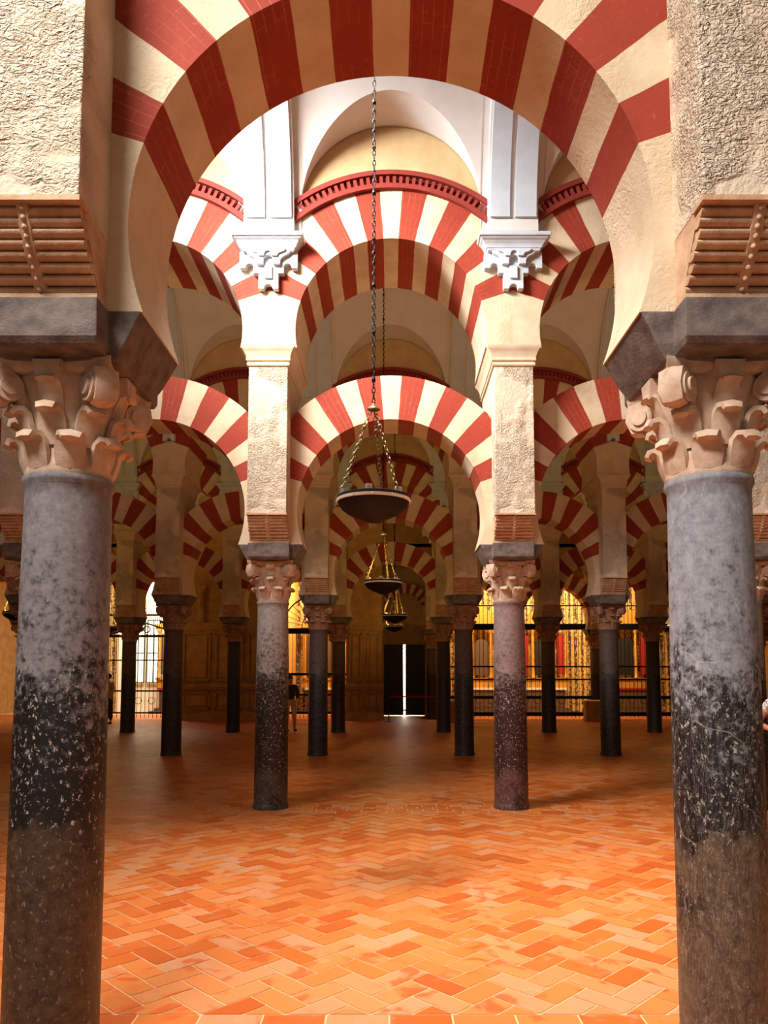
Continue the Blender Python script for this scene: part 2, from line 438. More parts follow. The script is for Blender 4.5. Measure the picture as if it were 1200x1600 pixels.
# ------------------------------------------------------------------ column prototypes
def shaft_mb(r0, r1):
    mb = MB()
    prof = [(r0+.012, 0), (r0+.012, .05), (r0+.004, .07)]
    for j in range(13):
        t = j/12; prof.append((r0 + (r1-r0)*t**1.15 + .004*math.sin(PI*t), .07 + (ZS-.12-.07)*t))
    prof += [(r1+.001, ZS-.05), (r1+.013, ZS-.035), (r1+.015, ZS-.02), (r1+.012, ZS-.004), (r1-.006, ZS)]
    mb.lathe(prof, 48)
    return mb
def leaf(mb, ang, path, wid, thick, taper=None):
    # curved tongue following path [(r, z)], standing across direction ang
    d = Vector((math.cos(ang), math.sin(ang), 0)); t = Vector((-math.sin(ang), math.cos(ang), 0)); rings = []
    P = [Vector((0, 0, z)) + d*r for r, z in path]
    for i, p in enumerate(P):
        tg = (P[min(i+1, len(P)-1)] - P[max(i-1, 0)]).normalized()
        nr = t.cross(tg).normalized()
        w_ = wid[i]; th = thick[i]
        ring = []
        for a, b in ((-1, -.5), (-1, .5), (-.55, 1), (0, 1.25), (.55, 1), (1, .5), (1, -.5), (0, -.9)):
            ring.append(p + t*(a*w_) + nr*(b*th))
        rings.append(ring)
    mb.loft(rings)
def capital_mb(r, f=1.0, ornate=True):
    mb = MB(); z0 = ZS - .004; H = ZC - ZS
    mb.lathe([(r-.006, z0), (r+.004, z0+.02), (r-.004, z0+.05), (r-.008, z0+.16), (r+.006, z0+.27), (r+.035, z0+.38), (r+.06, z0+.45), (r+.05, z0+.49)], 32)
    # lower leaves (8) and upper leaves (8, staggered)
    for j in range(8):
        a = 2*PI*j/8 + PI/8
        leaf(mb, a, [(r-.02, z0+.03), (r+.0, z0+.09), (r+.012, z0+.15), (r+.04, z0+.178), (r+.072, z0+.172), (r+.082, z0+.148)],
             [.06, .072, .07, .062, .052, .042], [.022, .024, .024, .026, .024, .02])
    for j in range(8):
        a = 2*PI*j/8
        leaf(mb, a, [(r-.02, z0+.14), (r+.004, z0+.22), (r+.022, z0+.285), (r+.05, z0+.31), (r+.085, z0+.303), (r+.095, z0+.278)],
             [.055, .068, .064, .056, .048, .04], [.022, .024, .024, .026, .024, .02])
    # helices towards each face centre
    for j in range(4):
        a = 2*PI*j/4
        leaf(mb, a, [(r+.0, z0+.3), (r+.03, z0+.38), (r+.05, z0+.425), (r+.085, z0+.44), (r+.105, z0+.42)], [.055,.06,.055,.05,.045], [.02,.022,.022,.02,.016])
        d = Vector((math.cos(a), math.sin(a), 0)); t = Vector((-d.y, d.x, 0))
        c = d*(r+.045); ring = lambda z, s: [c + t*(u*s) + d*v + Vector((0,0,z)) for u, v in ((-.06,-.06),(.06,-.06),(.06,.05),(-.06,.05))]
        mb.loft([ring(z0+.435, .85), ring(z0+H-.012, 1.15)])
    # corner volutes: stalk rising from the bell, curling over at the corner
    for j in range(4):
        a = PI/4 + PI/2*j
        leaf(mb, a, [(r-.01, z0+.24), (r+.03, z0+.33), (r+.07, z0+.42), (r+.12, z0+.475), (r+.175, z0+.465), (r+.19, z0+.40), (r+.165, z0+.34), (r+.12, z0+.33), (r+.10, z0+.37)],
             [.035, .045, .055, .06, .06, .055, .05, .045, .04], [.025, .032, .036, .036, .036, .036, .034, .03, .025])
        d = Vector((math.cos(a), math.sin(a), 0)); t = Vector((-d.y, d.x, 0))
        ce = d*(r+.118) + Vector((0,0,z0+.398))
        for s, hw in ((.07, .066), (.042, .08)):
            rings = []
            for q in (-hw, hw):
                rings.append([ce + t*q + (d*math.cos(2*PI*i/20) + Vector((0,0,1))*math.sin(2*PI*i/20))*s for i in range(20)])
            mb.loft(rings)
    # abacus with concave sides
    def ab(hw, cut, z):
        pts = []
        for q in range(4):
            R = Matrix.Rotation(q*PI/2, 3, 'Z')
            for i in range(9):
                u = -1 + 2*i/8
                if i == 8: continue
                pts.append(R @ Vector((hw - cut*(1-u*u), u*hw, z)))
        return pts
    mb.loft([ab(r+.075, .05, z0+.475), ab(r+.095, .045, z0+.50), ab(r+.098, .045, z0+H+.006)])
    return mb
cap_near = capital_mb(.207); cap_std = capital_mb(.21)
protos = {}
def column_proto(kind, r0, r1, capmb, mat, capmat, bev=False):
    root = empty('stone_column'); 
    shaft_mb(r0, r1).build('shaft', M[mat], root, smooth=50)
    c = capmb.build('capital', M[capmat], root, smooth=50)
    if bev:
        m = c.modifiers.new('s', 'SUBSURF'); m.levels = 1; m.render_levels = 1
        for p in c.data.polygons: p.use_smooth = True
    protos[kind] = [root, False]
def place(kind, loc, label, cat, group):
    root, used = protos[kind]
    if not used: o = root; o.location = loc; protos[kind][1] = True
    else: o = dup(root, loc)
    o['label'] = label; o['category'] = cat
    if group: o['group'] = group
    return o
column_proto('nl', .219, .205, cap_near, 'shaft_near_left', 'capital')
column_proto('nr', .212, .199, cap_near, 'shaft_near_right', 'capital')
column_proto('g', .224, .207, cap_std, 'shaft_grey', 'capital')
column_proto('p', .224, .207, cap_std, 'shaft_pink', 'capital')
column_proto('d', .215, .2, cap_std, 'shaft_dark', 'dark_capital')
column_proto('b', .215, .2, cap_std, 'shaft_dark2', 'dark_capital')

# ------------------------------------------------------------------ pier prototype
def rect_ring(hx, hy, z): return [(-hx,-hy,z),(hx,-hy,z),(hx,hy,z),(-hx,hy,z)]
def corbel_mb(sgn):
    mb = MB(); n_ = 8; z0, z1 = ZI, ZI+.345; hx = .255
    off = lambda t: HP - .02 - .22*(1-t)**1.0 - .03*math.sin(PI*t)*-1
    prof = []
    for i in range(n_):
        t = (i+.5)/n_; zc = z0 + .03 + (z1-z0-.045)*t; rr = .0215
        yc = off(t) - .03
        ring0 = [(yc + rr*1.45*math.cos(2*PI*j/12), zc + rr*math.sin(2*PI*j/12)) for j in range(12)]
        mb.loft([[(x, sgn*a, b) for a, b in ring0] for x in (-hx + .004*(i%3), -hx*.5, hx*.5, hx - .004*((i+1)%3))])
    # core behind the rolls, slabs above and below
    mb.loft([[(-hx, 0, z0+.02), (hx, 0, z0+.02), (hx-.004, sgn*(off(0)-.04), z0+.02), (-hx+.004, sgn*(off(0)-.04), z0+.02)],
             [(-hx, 0, z1), (hx, 0, z1), (hx-.004, sgn*(off(1)-.04), z1), (-hx+.004, sgn*(off(1)-.04), z1)]])
    y0, y1 = sorted((0, sgn*(off(0)+.02))); mb.box(-hx-.005, hx+.005, y0, y1, z0-.002, z0+.03)
    y0, y1 = sorted((0, sgn*(HP+.01))); mb.box(-hx-.008, hx+.008, sgn*(HP-.1) if sgn > 0 else y0, y1 if sgn > 0 else sgn*(HP-.1), z1-.014, z1+.01)
    return mb
def band_mb(sgn):
    mb = MB(); pts = []
    off = lambda t: HP - .02 - .22*(1-t) + .03*math.sin(PI*t)
    rings = []
    for i in range(13):
        t = i/12; z = ZI + .03 + .30*t; y = off(t) + .006
        wv = .03 + .004*math.sin(i*2.4)
        rings.append([(-wv, sgn*(y-.03), z), (wv, sgn*(y-.03), z), (wv*.8, sgn*y, z), (-wv*.8, sgn*y, z)])
    mb.loft(rings)
    for i in range(9):
        t = (i+.5)/9; mb.sphere((0, sgn*(off(t)+.008), ZI + .03 + .30*t), .014, (.9,.7,1), 8, 5)
    return mb
def pier_proto():
    root = empty('pier')
    mb = MB(); mb.box(-.255, .255, -HP, HP, ZI+.345, ZP+.02); o = mb.build('pier_body', M['pier'], root); bevel(o, .008)
    mb = MB()   # cruciform impost with flaring side arms
    mb.loft([rect_ring(.30, HA-.03, ZC-.012), rect_ring(.345, HA-.01, ZC+.06), rect_ring(.425, HA+.004, ZI+.004)])
    for s in (-1, 1):
        y0, y1 = sorted((s*.1, s*.455)); mb.loft([[(-.262,s*.1,ZC-.002),(.262,s*.1,ZC-.002),(.262,s*.43,ZC-.002),(-.262,s*.43,ZC-.002)],
                 [(-.272,s*.1,ZC+.03),(.272,s*.1,ZC+.03),(.272,s*.452,ZC+.03),(-.272,s*.452,ZC+.03)],
                 [(-.272,s*.1,ZI),(.272,s*.1,ZI),(.272,s*.46,ZI),(-.272,s*.46,ZI)]])
    o = mb.build('impost_block', M['impost'], root); bevel(o, .006)
    for s in (-1, 1):
        corbel_mb(s).build('roll_corbel', M['corbel'], root, smooth=40)
        band_mb(s).build('corbel_band', M['corbel'], root, smooth=40)
    mb = MB()
    prof = [(.255, ZP), (.275, ZP+.01), (.283, ZP+.03), (.275, ZP+.05), (.268, ZP+.06), (.287, ZP+.075), (.292, ZP+.09), (.285, ZP+.105),
            (.29, ZP+.13), (.303, ZP+.17), (.322, ZP+.21), (.348, ZP+.245), (.352, ZN)]
    mb.loft([rect_ring(a, HP + (a-.255)*.8, z) for a, z in prof]); mb.build('cornice', M['plain'], root, smooth=30)
    return root
protos['pier'] = [pier_proto(), False]

# ------------------------------------------------------------------ arches
def arch_poly(R, E, zc, zb, half=1.61):
    # intrados from left bottom round to right bottom, then back over the outside; local z = 0 at the centre
    b = zb - zc
    if b < 0:
        a1 = math.acos(b/R) if b > -R else PI*.99
        inn = circ(R, -a1, a1, 60)
    else: inn = circ(R, -math.acos(b/R), math.acos(b/R), 60)
    am = math.asin(half/E)
    out = circ(E, am, -am, 40)
    return inn, [(half, b)] + out + [(-half, b)]
def arch_mb(R, E, zc, zb, hy, half=1.61, hz=None):
    inn, out = arch_poly(R, E, zc, zb, half)
    mb = MB(); n = len(inn)
    # matching outer point for each intrados point (radial), clipped to the outline
    def outer(p):
        x, z = p; r = math.hypot(x, z); dx, dz = x/r, z/r
        t = E
        if abs(dx) > 1e-6: t = min(t, half/abs(dx))
        q = (dx*t, dz*t)
        b = zb - zc
        if q[1] < b: q = (math.copysign(half, x), b)
        return q
    o = [outer(p) for p in inn]
    o[0] = (-half, zb-zc); o[-1] = (half, zb-zc)
    nr = 6
    for side in (-1, 1):
        rings = []
        for p, q in zip(inn, o):
            rings.append([(p[0] + (q[0]-p[0])*j/nr, side*hy, p[1] + (q[1]-p[1])*j/nr) for j in range(nr+1)])
        mb.loft(rings, False, False)
    ny = 4
    mb.loft([[(p[0], -hy + 2*hy*j/ny, p[1]) for j in range(ny+1)] for p in inn], False, False)
    mb.loft([[(p[0], -hy + 2*hy*j/ny, p[1]) for j in range(ny+1)] for p in o], False, False)
    for p, q in ((inn[0], o[0]), (inn[-1], o[-1])):
        mb.add([(p[0],-hy,p[1]),(q[0],-hy,q[1]),(q[0],hy,q[1]),(p[0],hy,p[1])], [(0,1,2,3)])
    return mb
def low_proto():
    root = arch_mb(RL, EL, ZL, ZI, HA, 1.362).build('horseshoe_arch', M['arch'], smooth=35)
    return root
def up_proto():
    root = empty('round_arch')
    o = arch_mb(RU, EU, ZU, ZN-.01, HP).build('arch_ring', M['arch'], root, smooth=35)
    mb = MB(); am = math.radians(41.5); N = 48
    for r0, r1, pr_ in ((EU-.005, EU+.06, .06), (EU+.06, EU+.17, .0), (EU+.17, EU+.235, .075)):
        A = circ(1, -am, am, N)
        mb.loft([[(x*r0, -HP-pr_, z*r0), (x*r1, -HP-pr_, z*r1), (x*r1, -HP+.03, z*r1), (x*r0, -HP+.03, z*r0)] for x, z in A])
    nd = 34
    for j in range(nd):
        a = -am + 2*am*(j+.5)/nd; h = am/nd*.5
        q = [(math.sin(a-h), math.cos(a-h)), (math.sin(a+h), math.cos(a+h))]
        r0, r1 = EU+.055, EU+.155
        P = [(q[0][0]*r0, q[0][1]*r0), (q[1][0]*r0, q[1][1]*r0), (q[1][0]*r1, q[1][1]*r1), (q[0][0]*r1, q[0][1]*r1)]
        mb.prism(P, -HP-.055, -HP)
    mb.build('dentil_moulding', M['red'], root)
    return root
protos['low'] = [low_proto(), False]; protos['up'] = [up_proto(), False]

# ------------------------------------------------------------------ pilaster with bracket capital
def pilaster_proto():
    root = empty('wall_pilaster')
    zb, zt = 7.50, 9.4
    mb = MB(); y = -HP
    z1 = 8.0
    # shaft with a sunk slot: two cheeks, back, and stiles
    mb.box(-.335, .335, y-.055, y+.02, zb, z1+.0)
    mb.box(-.30, .04, y-.10, y-.05, zb, zb+.20); mb.box(-.30, -.05, y-.10, y-.05, zb+.20, z1)
    mb.box(.02, .30, y-.10, y-.05, zb, z1)
    # continuation following the vault
    def strip(x0, x1, p0, p1):
        rings = []
        for j in range(17):
            a = math.radians(4 + 62*j/16); a0 = a
            rr1, rr0 = RV - p1, RV - p0
            yy = lambda r_: -HP - RV + r_*math.cos(a0)
            zz = lambda r_: ZV + r_*math.sin(a0)
            rings.append([(x0, yy(rr0), zz(rr0)), (x1, yy(rr0), zz(rr0)), (x1, yy(rr1), zz(rr1)), (x0, yy(rr1), zz(rr1))])
        mb.loft(rings)
    strip(-.30, -.05, .05, .15); strip(.02, .30, .05, .15)
    o = mb.build('pilaster_shaft', M['stucco'], root, smooth=30)
    mb = MB()
    prof = [(.335,.14,7.30),(.345,.15,7.315),(.345,.15,7.33),(.37,.165,7.345),(.37,.165,7.36),(.385,.175,7.385),(.41,.20,7.42),(.435,.225,7.44),(.44,.23,7.455),(.462,.25,7.46),(.47,.255,7.485),(.47,.255,7.51)]
    mb.loft([[(-a,-HP-b,z),(a,-HP-b,z),(a,-HP+.02,z),(-a,-HP+.02,z)] for a, b, z in prof])
    def arc(cx, cz, r, a0, a1, n=8): return [(cx + r*math.cos(math.radians(a0+(a1-a0)*i/n)), cz + r*math.sin(math.radians(a0+(a1-a0)*i/n))) for i in range(n+1)]
    T = 7.32
    # back plate: stepped, scalloped, with a hanging tongue
    half = [(.38, T), (.38, 7.10), (.305, 7.10)] + arc(.25, 7.115, .05, 0, 180) + [(.20, 7.03), (.13, 7.03), (.13, 6.82), (.06, 6.82)] + arc(0, 6.83, .055, 0, 90, 5)
    poly = half + [(-x, z) for x, z in half[::-1]][1:]
    mb.prism(poly, -HP-.09, -HP+.02)
    half = [(.30, T), (.27, 7.27), (.20, 7.235), (.165, 7.20), (.155, 7.13), (.065, 7.13)] + arc(0, 7.19, .06, 0, 90, 5)
    poly = half + [(-x, z) for x, z in half[::-1]][1:]
    mb.prism(poly, -HP-.145, -HP-.05)
    half = [(.24, T), (.20, 7.285), (.14, 7.265), (.12, 7.225), (.05, 7.225)] + arc(0, 7.25, .045, 0, 90, 4)
    poly = half + [(-x, z) for x, z in half[::-1]][1:]
    mb.prism(poly, -HP-.175, -HP-.10)
    mb.box(-.05, .05, -HP-.12, -HP-.04, 6.95, 7.12)
    o = mb.build('bracket_capital', M['stucco'], root); bevel(o, .006)
    return root
protos['pil'] = [pilaster_proto(), False]

# ------------------------------------------------------------------ set out the rows
ORD = ['nearest', 'second', 'third', 'fourth', 'farthest']
NTH = ['first', 'second', 'third', 'fourth', 'fifth']
def where(r, j):   # column index j: ... -1 = first left, 0 = first right of the aisle
    side = 'left' if j < 0 else 'right'; m = (-j-1) if j < 0 else j
    return f'{NTH[m]} {side} of the central aisle'
span = [(-2, 1), (-3, 2), (-4, 3), (-5, 4), (0, 4)]
for r in range(5):
    for j in range(span[r][0], span[r][1]+1):
        x = (j+.5)*W; wh = where(r, j); rw = ORD[r] + ' row'
        far = r >= 2
        if r == 0: kind = 'nl' if j < 0 else 'nr'; desc = 'thick grey marble column worn black below with chipped flecks' if j < 0 else 'thick veined grey marble column scratched and black below'
        elif r == 1: kind = 'p' if j % 2 == 0 else 'g'; desc = 'slim pinkish speckled marble column' if kind == 'p' else 'slim grey speckled granite column'
        else: kind = 'd' if (j + r) % 2 == 0 or r == 2 else 'b'; desc = 'dark brown polished column' if kind == 'd' else 'blackish polished column'
        place(kind, (x - (.022 if (r, j) == (0, -1) else 0), ROWS[r], 0), f'{desc}, {rw}, {wh}', 'column', 'columns of the hall')
        place('pier', (x, ROWS[r], 0), f'cream stone pier on roll corbel, {rw}, {wh}', 'pier', 'piers above the columns')
        if r > 0: place('pil', (x, ROWS[r], 0), f'white stucco pilaster on scalloped bracket, {rw}, {wh}', 'pilaster', 'white pilasters under the vaults')
    for k in range(span[r][0]+1, span[r][1]+1):
        sd = 'over the central aisle' if k == 0 else f'{NTH[abs(k)-1]} bay to the {"left" if k < 0 else "right"}'
        place('low', (k*W, ROWS[r], ZL), f'lower striped horseshoe arch, {ORD[r]} row, {sd}', 'arch', 'striped horseshoe arches')
        place('up', (k*W, ROWS[r], ZU), f'upper striped round arch, {ORD[r]} row, {sd}', 'arch', 'striped upper arches')
for kk, (o_, used) in protos.items():
    if kk in ('low',): continue
# fix local origin of upper arch children: they were modelled around the centre already

# ------------------------------------------------------------------ chandeliers
def chandelier_proto():
    root = empty('chandelier')   # origin at the rim centre
    mb = MB(); R = .335
    mb.lathe([(.0, -.20), (.05, -.195), (.10, -.175), (.12, -.16), (.16, -.15), (.24, -.115), (.30, -.07), (R-.008, -.03), (R, -.012), (R+.004, .0), (R+.004, .05), (R-.01, .055), (R-.02, .05), (R-.02, .0), (.2, -.03), (0, -.04)], 48, cap=False)
    mb.build('bowl', M['bowl'], root, smooth=40)
    mb = MB(); mb.lathe([(R+.004, -.008), (R+.014, -.004), (R+.014, .020), (R+.004, .022)], 48, cap=False)
    for j in range(12):
        a = 2*PI*j/12; mb.sphere(((R+.012)*math.cos(a), (R+.012)*math.sin(a), .006), .011, seg=6, rg=4)
    mb.build('rim_ring', M['silver'], root, smooth=40)
    top = Vector((0, 0, .92))
    for j in range(3):
        a = 2*PI*j/3 + PI + .25
        mb = MB(); A = Vector(((R-.01)*math.cos(a), (R-.01)*math.sin(a), .05)); B = top + Vector((.03*math.cos(a), .03*math.sin(a), -.04))
        n_ = 20; d = (B-A).normalized(); q = d.to_track_quat('Z', 'Y').to_matrix()
        for i in range(n_):
            c = A + (B-A)*(i+.5)/n_; Mx = q @ Matrix.Rotation((i % 2)*PI/2, 3, 'Z')
            mb.torus(c, .016, .0042, Mx, 8, 4, 1.7)
        mb.sphere(A + (B-A)*.8, .022, seg=8, rg=6)
        mb.build('support_chain', M['brass'], root, smooth=60)
    mb = MB(); mb.lathe([(.002, .96), (.015, .95), (.02, .93), (.05, .915), (.062, .895), (.055, .89), (.01, .90)], 24, cap=False)
    mb.build('canopy', M['brass'], root, smooth=40)
    for j in range(6):
        a = 2*PI*j/6 + .4; x, y = .29*math.cos(a), .29*math.sin(a)
        mb = MB(); mb.lathe([(.012, .0), (.02, .04), (.03, .06), (.034, .10), (.030, .10), (.02, .06)], 10, (x, y), cap=False)
        mb.build('glass_cup', M['glass'], root, smooth=40)
    return root
protos['lamp'] = [chandelier_proto(), False]
def hang_chain(root, length):
    mb = MB(); z = .955; n_ = int((length - z)/.052)
    for i in range(n_):
        Mx = Matrix.Rotation((i % 2)*PI/2 + .3, 3, 'Z')
        mb.torus((0, 0, z + .026 + i*.052), .016, .0048, Mx, 8, 4, 1.9)
        if i % 9 == 4: mb.sphere((0, 0, z + .026 + i*.052), .02, seg=8, rg=6)
    o = mb.build('suspension_chain', M['iron'], root, smooth=60)
lamps = [(-.166, 7.02, 3.40, 'over the bright front floor'), (-.137, 13.52, 3.40, 'second one along the central aisle'), (.10, 20.0, 3.30, 'third one along the central aisle'), (.11, 26.5, 3.42, 'last one before the dark doors'),
         (-9.80, 26.3, 3.38, 'before the bright grille at far left'), (-9.95, 20.0, 3.36, 'at the left picture edge behind the near column'), (9.75, 26.3, 3.38, 'beside the near right column far back')]
for x, y, z, d in lamps:
    o = place('lamp', (x, y, z), 'black bowl chandelier hanging on chains, ' + d, 'chandelier', 'hanging bowl lamps')
for o in [o for o in list(C.objects) if o.name.startswith('chandelier') and o.type == 'EMPTY']:
    if o.location.y > 10:      # warm fill lights added above the bowls to yellow the dim naves
        l = bpy.data.lights.new('bowl_fill_light', 'POINT'); l.energy = 42; l.color = (1, .62, .16); l.shadow_soft_size = .12
        lo = bpy.data.objects.new('bowl_fill_light', l); C.objects.link(lo); lo.parent = o; lo.location = (0, 0, .22)
    hang_chain(o, ZV + RV - o.location.z + .05)

# ------------------------------------------------------------------ far end: panelled stone blocks, walls, door, chapels
YF = 29.0
def panel_block(x0, x1, y, cols, label):
    root = empty('stone_wall_block', ((x0+x1)/2, y, 0)); hw = (x1-x0)/2
    mb = MB(); mb.box(-hw, hw, 0, 2.0, 0, 7.9); mb.build('block_body', M['ashlar'], root)
    mb = MB()
    mb.box(-hw-.05, hw+.05, -.16, .02, 0, .18); mb.box(-hw-.03, hw+.03, -.10, .02, .18, .30)
    mb.build('base_moulding', M['ashlar'], root); mb = MB()
    mb.box(-hw-.03, hw+.03, -.11, .02, 1.18, 1.28); mb.box(-hw-.06, hw+.06, -.18, .02, 1.28, 1.36)
    mb.build('dado_moulding', M['ashlar'], root)
    mb = MB(); mb.box(-hw-.05, hw+.05, -.08, .02, 3.45, 3.60); mb.box(-hw-.09, hw+.09, -.14, .02, 3.60, 3.72); mb.build('cornice', M['ashlar'], root)
    cw = 2*hw/cols
    for c in range(cols):
        a, b = -hw + c*cw + .10, -hw + (c+1)*cw - .10
        for z0, z1 in ((.42, 1.08), (1.50, 3.32)):
            f = MB()
            for q in ((a, b, z0, z0+.05), (a, b, z1-.05, z1), (a, a+.05, z0, z1), (b-.05, b, z0, z1)):
                f.box(q[0], q[1], -.08, .01, q[2], q[3])
            f.box(a+.14, b-.14, -.05, .01, z0+.14, z1-.14)
            f.build('panel_frame', M['ashlar'], root)
    tag(root, label, 'wall block'); return root
panel_block(-1.72, -.34, YF, 2, 'panelled ochre stone block left of the dark doors')
panel_block(-8.05, -4.35, YF, 3, 'wide panelled ochre stone block between the two left grilles')
# fluted pilasters on the left block
for x in (-7.3, -6.2):
    mb = MB(); prof = [(.0, .16), (.14, .16)]
    root = empty('engaged_column', (x, YF-.12, 0))
    m2 = MB(); m2.lathe([(.17, 3.72), (.17, 3.8), (.14, 3.85), (.13, 4.8), (.16, 4.85), (.19, 4.95), (.19, 5.02)], 18); m2.build('column_shaft', M['ashlar'], root, smooth=40)
    m2 = MB(); m2.box(-.22, .22, -.18, .2, 5.02, 5.14); m2.build('column_top', M['ashlar'], root)
    tag(root, 'small engaged stone column on the wide left block, ' + ('left one' if x < -7 else 'right one'), 'column')
for s, x0, x1 in (('side', -17.5, -17.3), ('side', 17.3, 17.5)):
    mb = MB(); mb.box(x0, x1, -3, 36, 0, 10.6); mb.build('wall_left' if x0 < 0 else 'wall_right', M['ashlar'], kind='structure')
mb = MB()
for a, b in ((-17.4, -.5), (1.6, 17.4)): mb.box(a, b, 35.0, 35.2, 0, 10.6)
mb.build('wall_back', M['ornate'], kind='structure')
mb = MB(); mb.box(-17.4, 17.4, 30.42, 35.1, 6.9, 7.05); mb.build('ceiling_chapels', M['chapel'], kind='structure')
# wall above the farthest row, closing the space over the grilles
mb = MB(); mb.box(-17.4, -1.3, 30.42, 30.7, 5.5, 10.6); mb.box(1.3, 17.4, 30.42, 30.7, 5.5, 10.6); mb.box(-1.3, 1.3, 30.42, 30.7, 6.2, 10.6); mb.build('wall_far_upper', M['ashlar'], kind='structure')
# door passage
DX0, DX1, DY = -.30, 1.42, 32.0
mb = MB(); mb.box(-.55, DX0, 31.0, 35, 0, 6.9); mb.box(DX1, DX1+.25, 31.2, 35, 0, 6.9); mb.build('wall_door_passage', M['ashlar'], kind='structure')
mb = MB()   # wall with arched head around the door
mb.box(-.6, 1.8, DY, DY+.2, 3.03, 7.0)
mb.build('wall_over_door', M['wall'], kind='structure')
mb = MB(); 
for j in range(26):
    a = DX0 + (DX1-DX0)*(j+.5)/26; mb.box(a-.018, a+.018, DY-.06, DY+.02, 3.05, 3.62 + .3*math.sin(PI*(j+.5)/26))
mb.box(DX0, DX1, DY-.09, DY+.02, 3.0, 3.06); o = mb.build('trim_1', M['ashlar'], kind='structure')
gapx = .565
for nm, a, b in (('door_1', DX0, gapx-.045), ('door_2', gapx+.045, DX1)):
    root = empty(nm, (a, DY, 0)); root['kind'] = 'structure'
    mb = MB(); mb.box(0, b-a, 0, .07, .03, 3.0); mb.build('door_leaf', M['door'], root)
    for z0, z1 in ((.25, .95), (1.1, 1.9), (2.05, 2.8)):
        mb = MB(); mb.box(.12, b-a-.12, -.02, .01, z0, z1); o = mb.build('door_panel', M['door'], root); bevel(o, .01)
# small striped arch above the doors
o = arch_mb(.80, 1.22, 0, -.55, .12, 1.19).build('door_arch', M['arch'], smooth=35); o.location = (.56, DY-.35, 4.35)
o.scale = (1, 1, 1)
tag(o, 'small striped ochre arch framing the tympanum above the dark doors', 'arch')
# sunlit court seen through the gap between the leaves
n = NT('sunlit_white_court'); n.col((.9,.88,.82)); M['court'] = n.m
mb = MB(); mb.box(-1.5, 3, 38, 38.2, 0, 6); mb.build('wall_court', M['court'], kind='structure')
area('court_daylight', (.6, 36.2, 5.4), (.6, 38, 1.2), 3, 1.5, 3500, (1, .95, .85))
#area('court_floor_light', (.57, 34.6, 2.9), (.57, 30.5, 0), .8, .8, 60, (1, .93, .8), 40)

# iron grilles
def grille(name, x0, x1, y, ztop, rails, label, arch=None, step=.15):
    root = empty(name, ((x0+x1)/2, y, 0)); hw = (x1-x0)/2; cx = 0
    mb = MB(); n_ = int(2*hw/step)
    for i in range(n_+1):
        x = -hw + 2*hw*i/n_
        top = ztop
        mb.tube([(x, 0, .05), (x, 0, top)], .011, 6)
        mb.sphere((x, 0, top), .022, (1,1,1.8), 6, 4)
    mb.build('upright_bars', M['iron'], root, smooth=60)
    for z, h in rails:
        mb = MB(); mb.box(-hw, hw, -.035, .035, z-h/2, z+h/2); mb.build('rail', M['iron'], root)
    mb = MB(); m_ = int(2*hw/.45)
    for i in range(m_):
        c = -hw + (i+.5)*2*hw/m_; mb.torus((c, 0, .72), .13, .011, None, 16, 5)
    mb.build('scroll_row', M['iron'], root, smooth=60)
    if arch:
        acx, acz, R = arch; acx -= (x0+x1)/2
        mb = MB()
        for rr, t in ((R, .03), (R*.4, .02)):
            mb.tube([(acx + rr*math.cos(PI*i/24), 0, acz + rr*math.sin(PI*i/24)) for i in range(25)], t, 6)
        for i in range(1, 16):
            a = PI*i/16; mb.tube([(acx + R*.4*math.cos(a), 0, acz + R*.4*math.sin(a)), (acx + R*math.cos(a), 0, acz + R*math.sin(a))], .012, 5)
        for i in range(1, 6):
            a = PI*i/6; mb.torus((acx + R*.22*math.cos(a), 0, acz + R*.22*math.sin(a)), R*.09, .01, None, 10, 4)
        mb.build('fanlight', M['iron'], root, smooth=60)
    tag(root, label, 'grille'); return root
YG = 29.75
grille('iron_grille', -4.33, -1.74, YG, 3.45, ((.25,.1), (.95,.07), (1.75,.10), (3.45,.22)), 'black iron grille with fanlight left of the dark doors', arch=(-3.03, 3.6, 1.22))
g = grille('iron_grille', -11.2, -8.07, YG, 3.30, ((.25,.06), (1.10,.06), (2.3,.05), (3.25,.10)), 'black iron grille with pointed gable against a bright chapel at far left')
mb = MB()
for p, q in (((-1.5, 0, 3.3), (0, 0, 3.75)), ((0, 0, 3.75), (1.5, 0, 3.3))): mb.tube([p, q], .035, 6)
mb.torus((0, 0, 3.52), .13, .025, None, 18, 6); mb.box(-1.5, 1.5, -.03, .03, 4.05, 4.12)
for i in range(40):
    x = -1.5 + 3*i/39; mb.tube([(x, 0, 3.75 - abs(x)*.3), (x, 0, 4.75 - abs(x)*.25)], .012, 5)
mb.build('gable', M['iron'], g, smooth=60)
for a, b, d in ((1.85, 4.62, 'nearest the dark doors'), (5.04, 7.84, 'in the middle of the right side'), (8.26, 11.08, 'behind the near right column')):
    grille('iron_grille', a, b, YG, 4.9, ((.2,.16), (.85,.12), (1.55,.06), (2.05,.06), (3.62,.24), (4.45,.04)), 'tall black iron grille before the golden chapel, ' + d, step=.155)
# partition walls between the chapels
mb = MB(); mb.box(1.67, 1.85, 29.9, 35, 0, 6.9); mb.box(-4.6, -4.35, 31, 35, 0, 6.9); mb.box(-1.74, -1.5, 31, 35, 0, 6.9); mb.box(-8.05, -7.85, 31, 35, 0, 6.9)
mb.build('wall_chapel_partitions', M['chapel'], kind='structure')
mb = MB(); mb.box(-12.6, -8.0, 34.8, 34.95, 0, 6.9); mb.build('wall_white_chapel', M['chapel_white'], kind='structure')

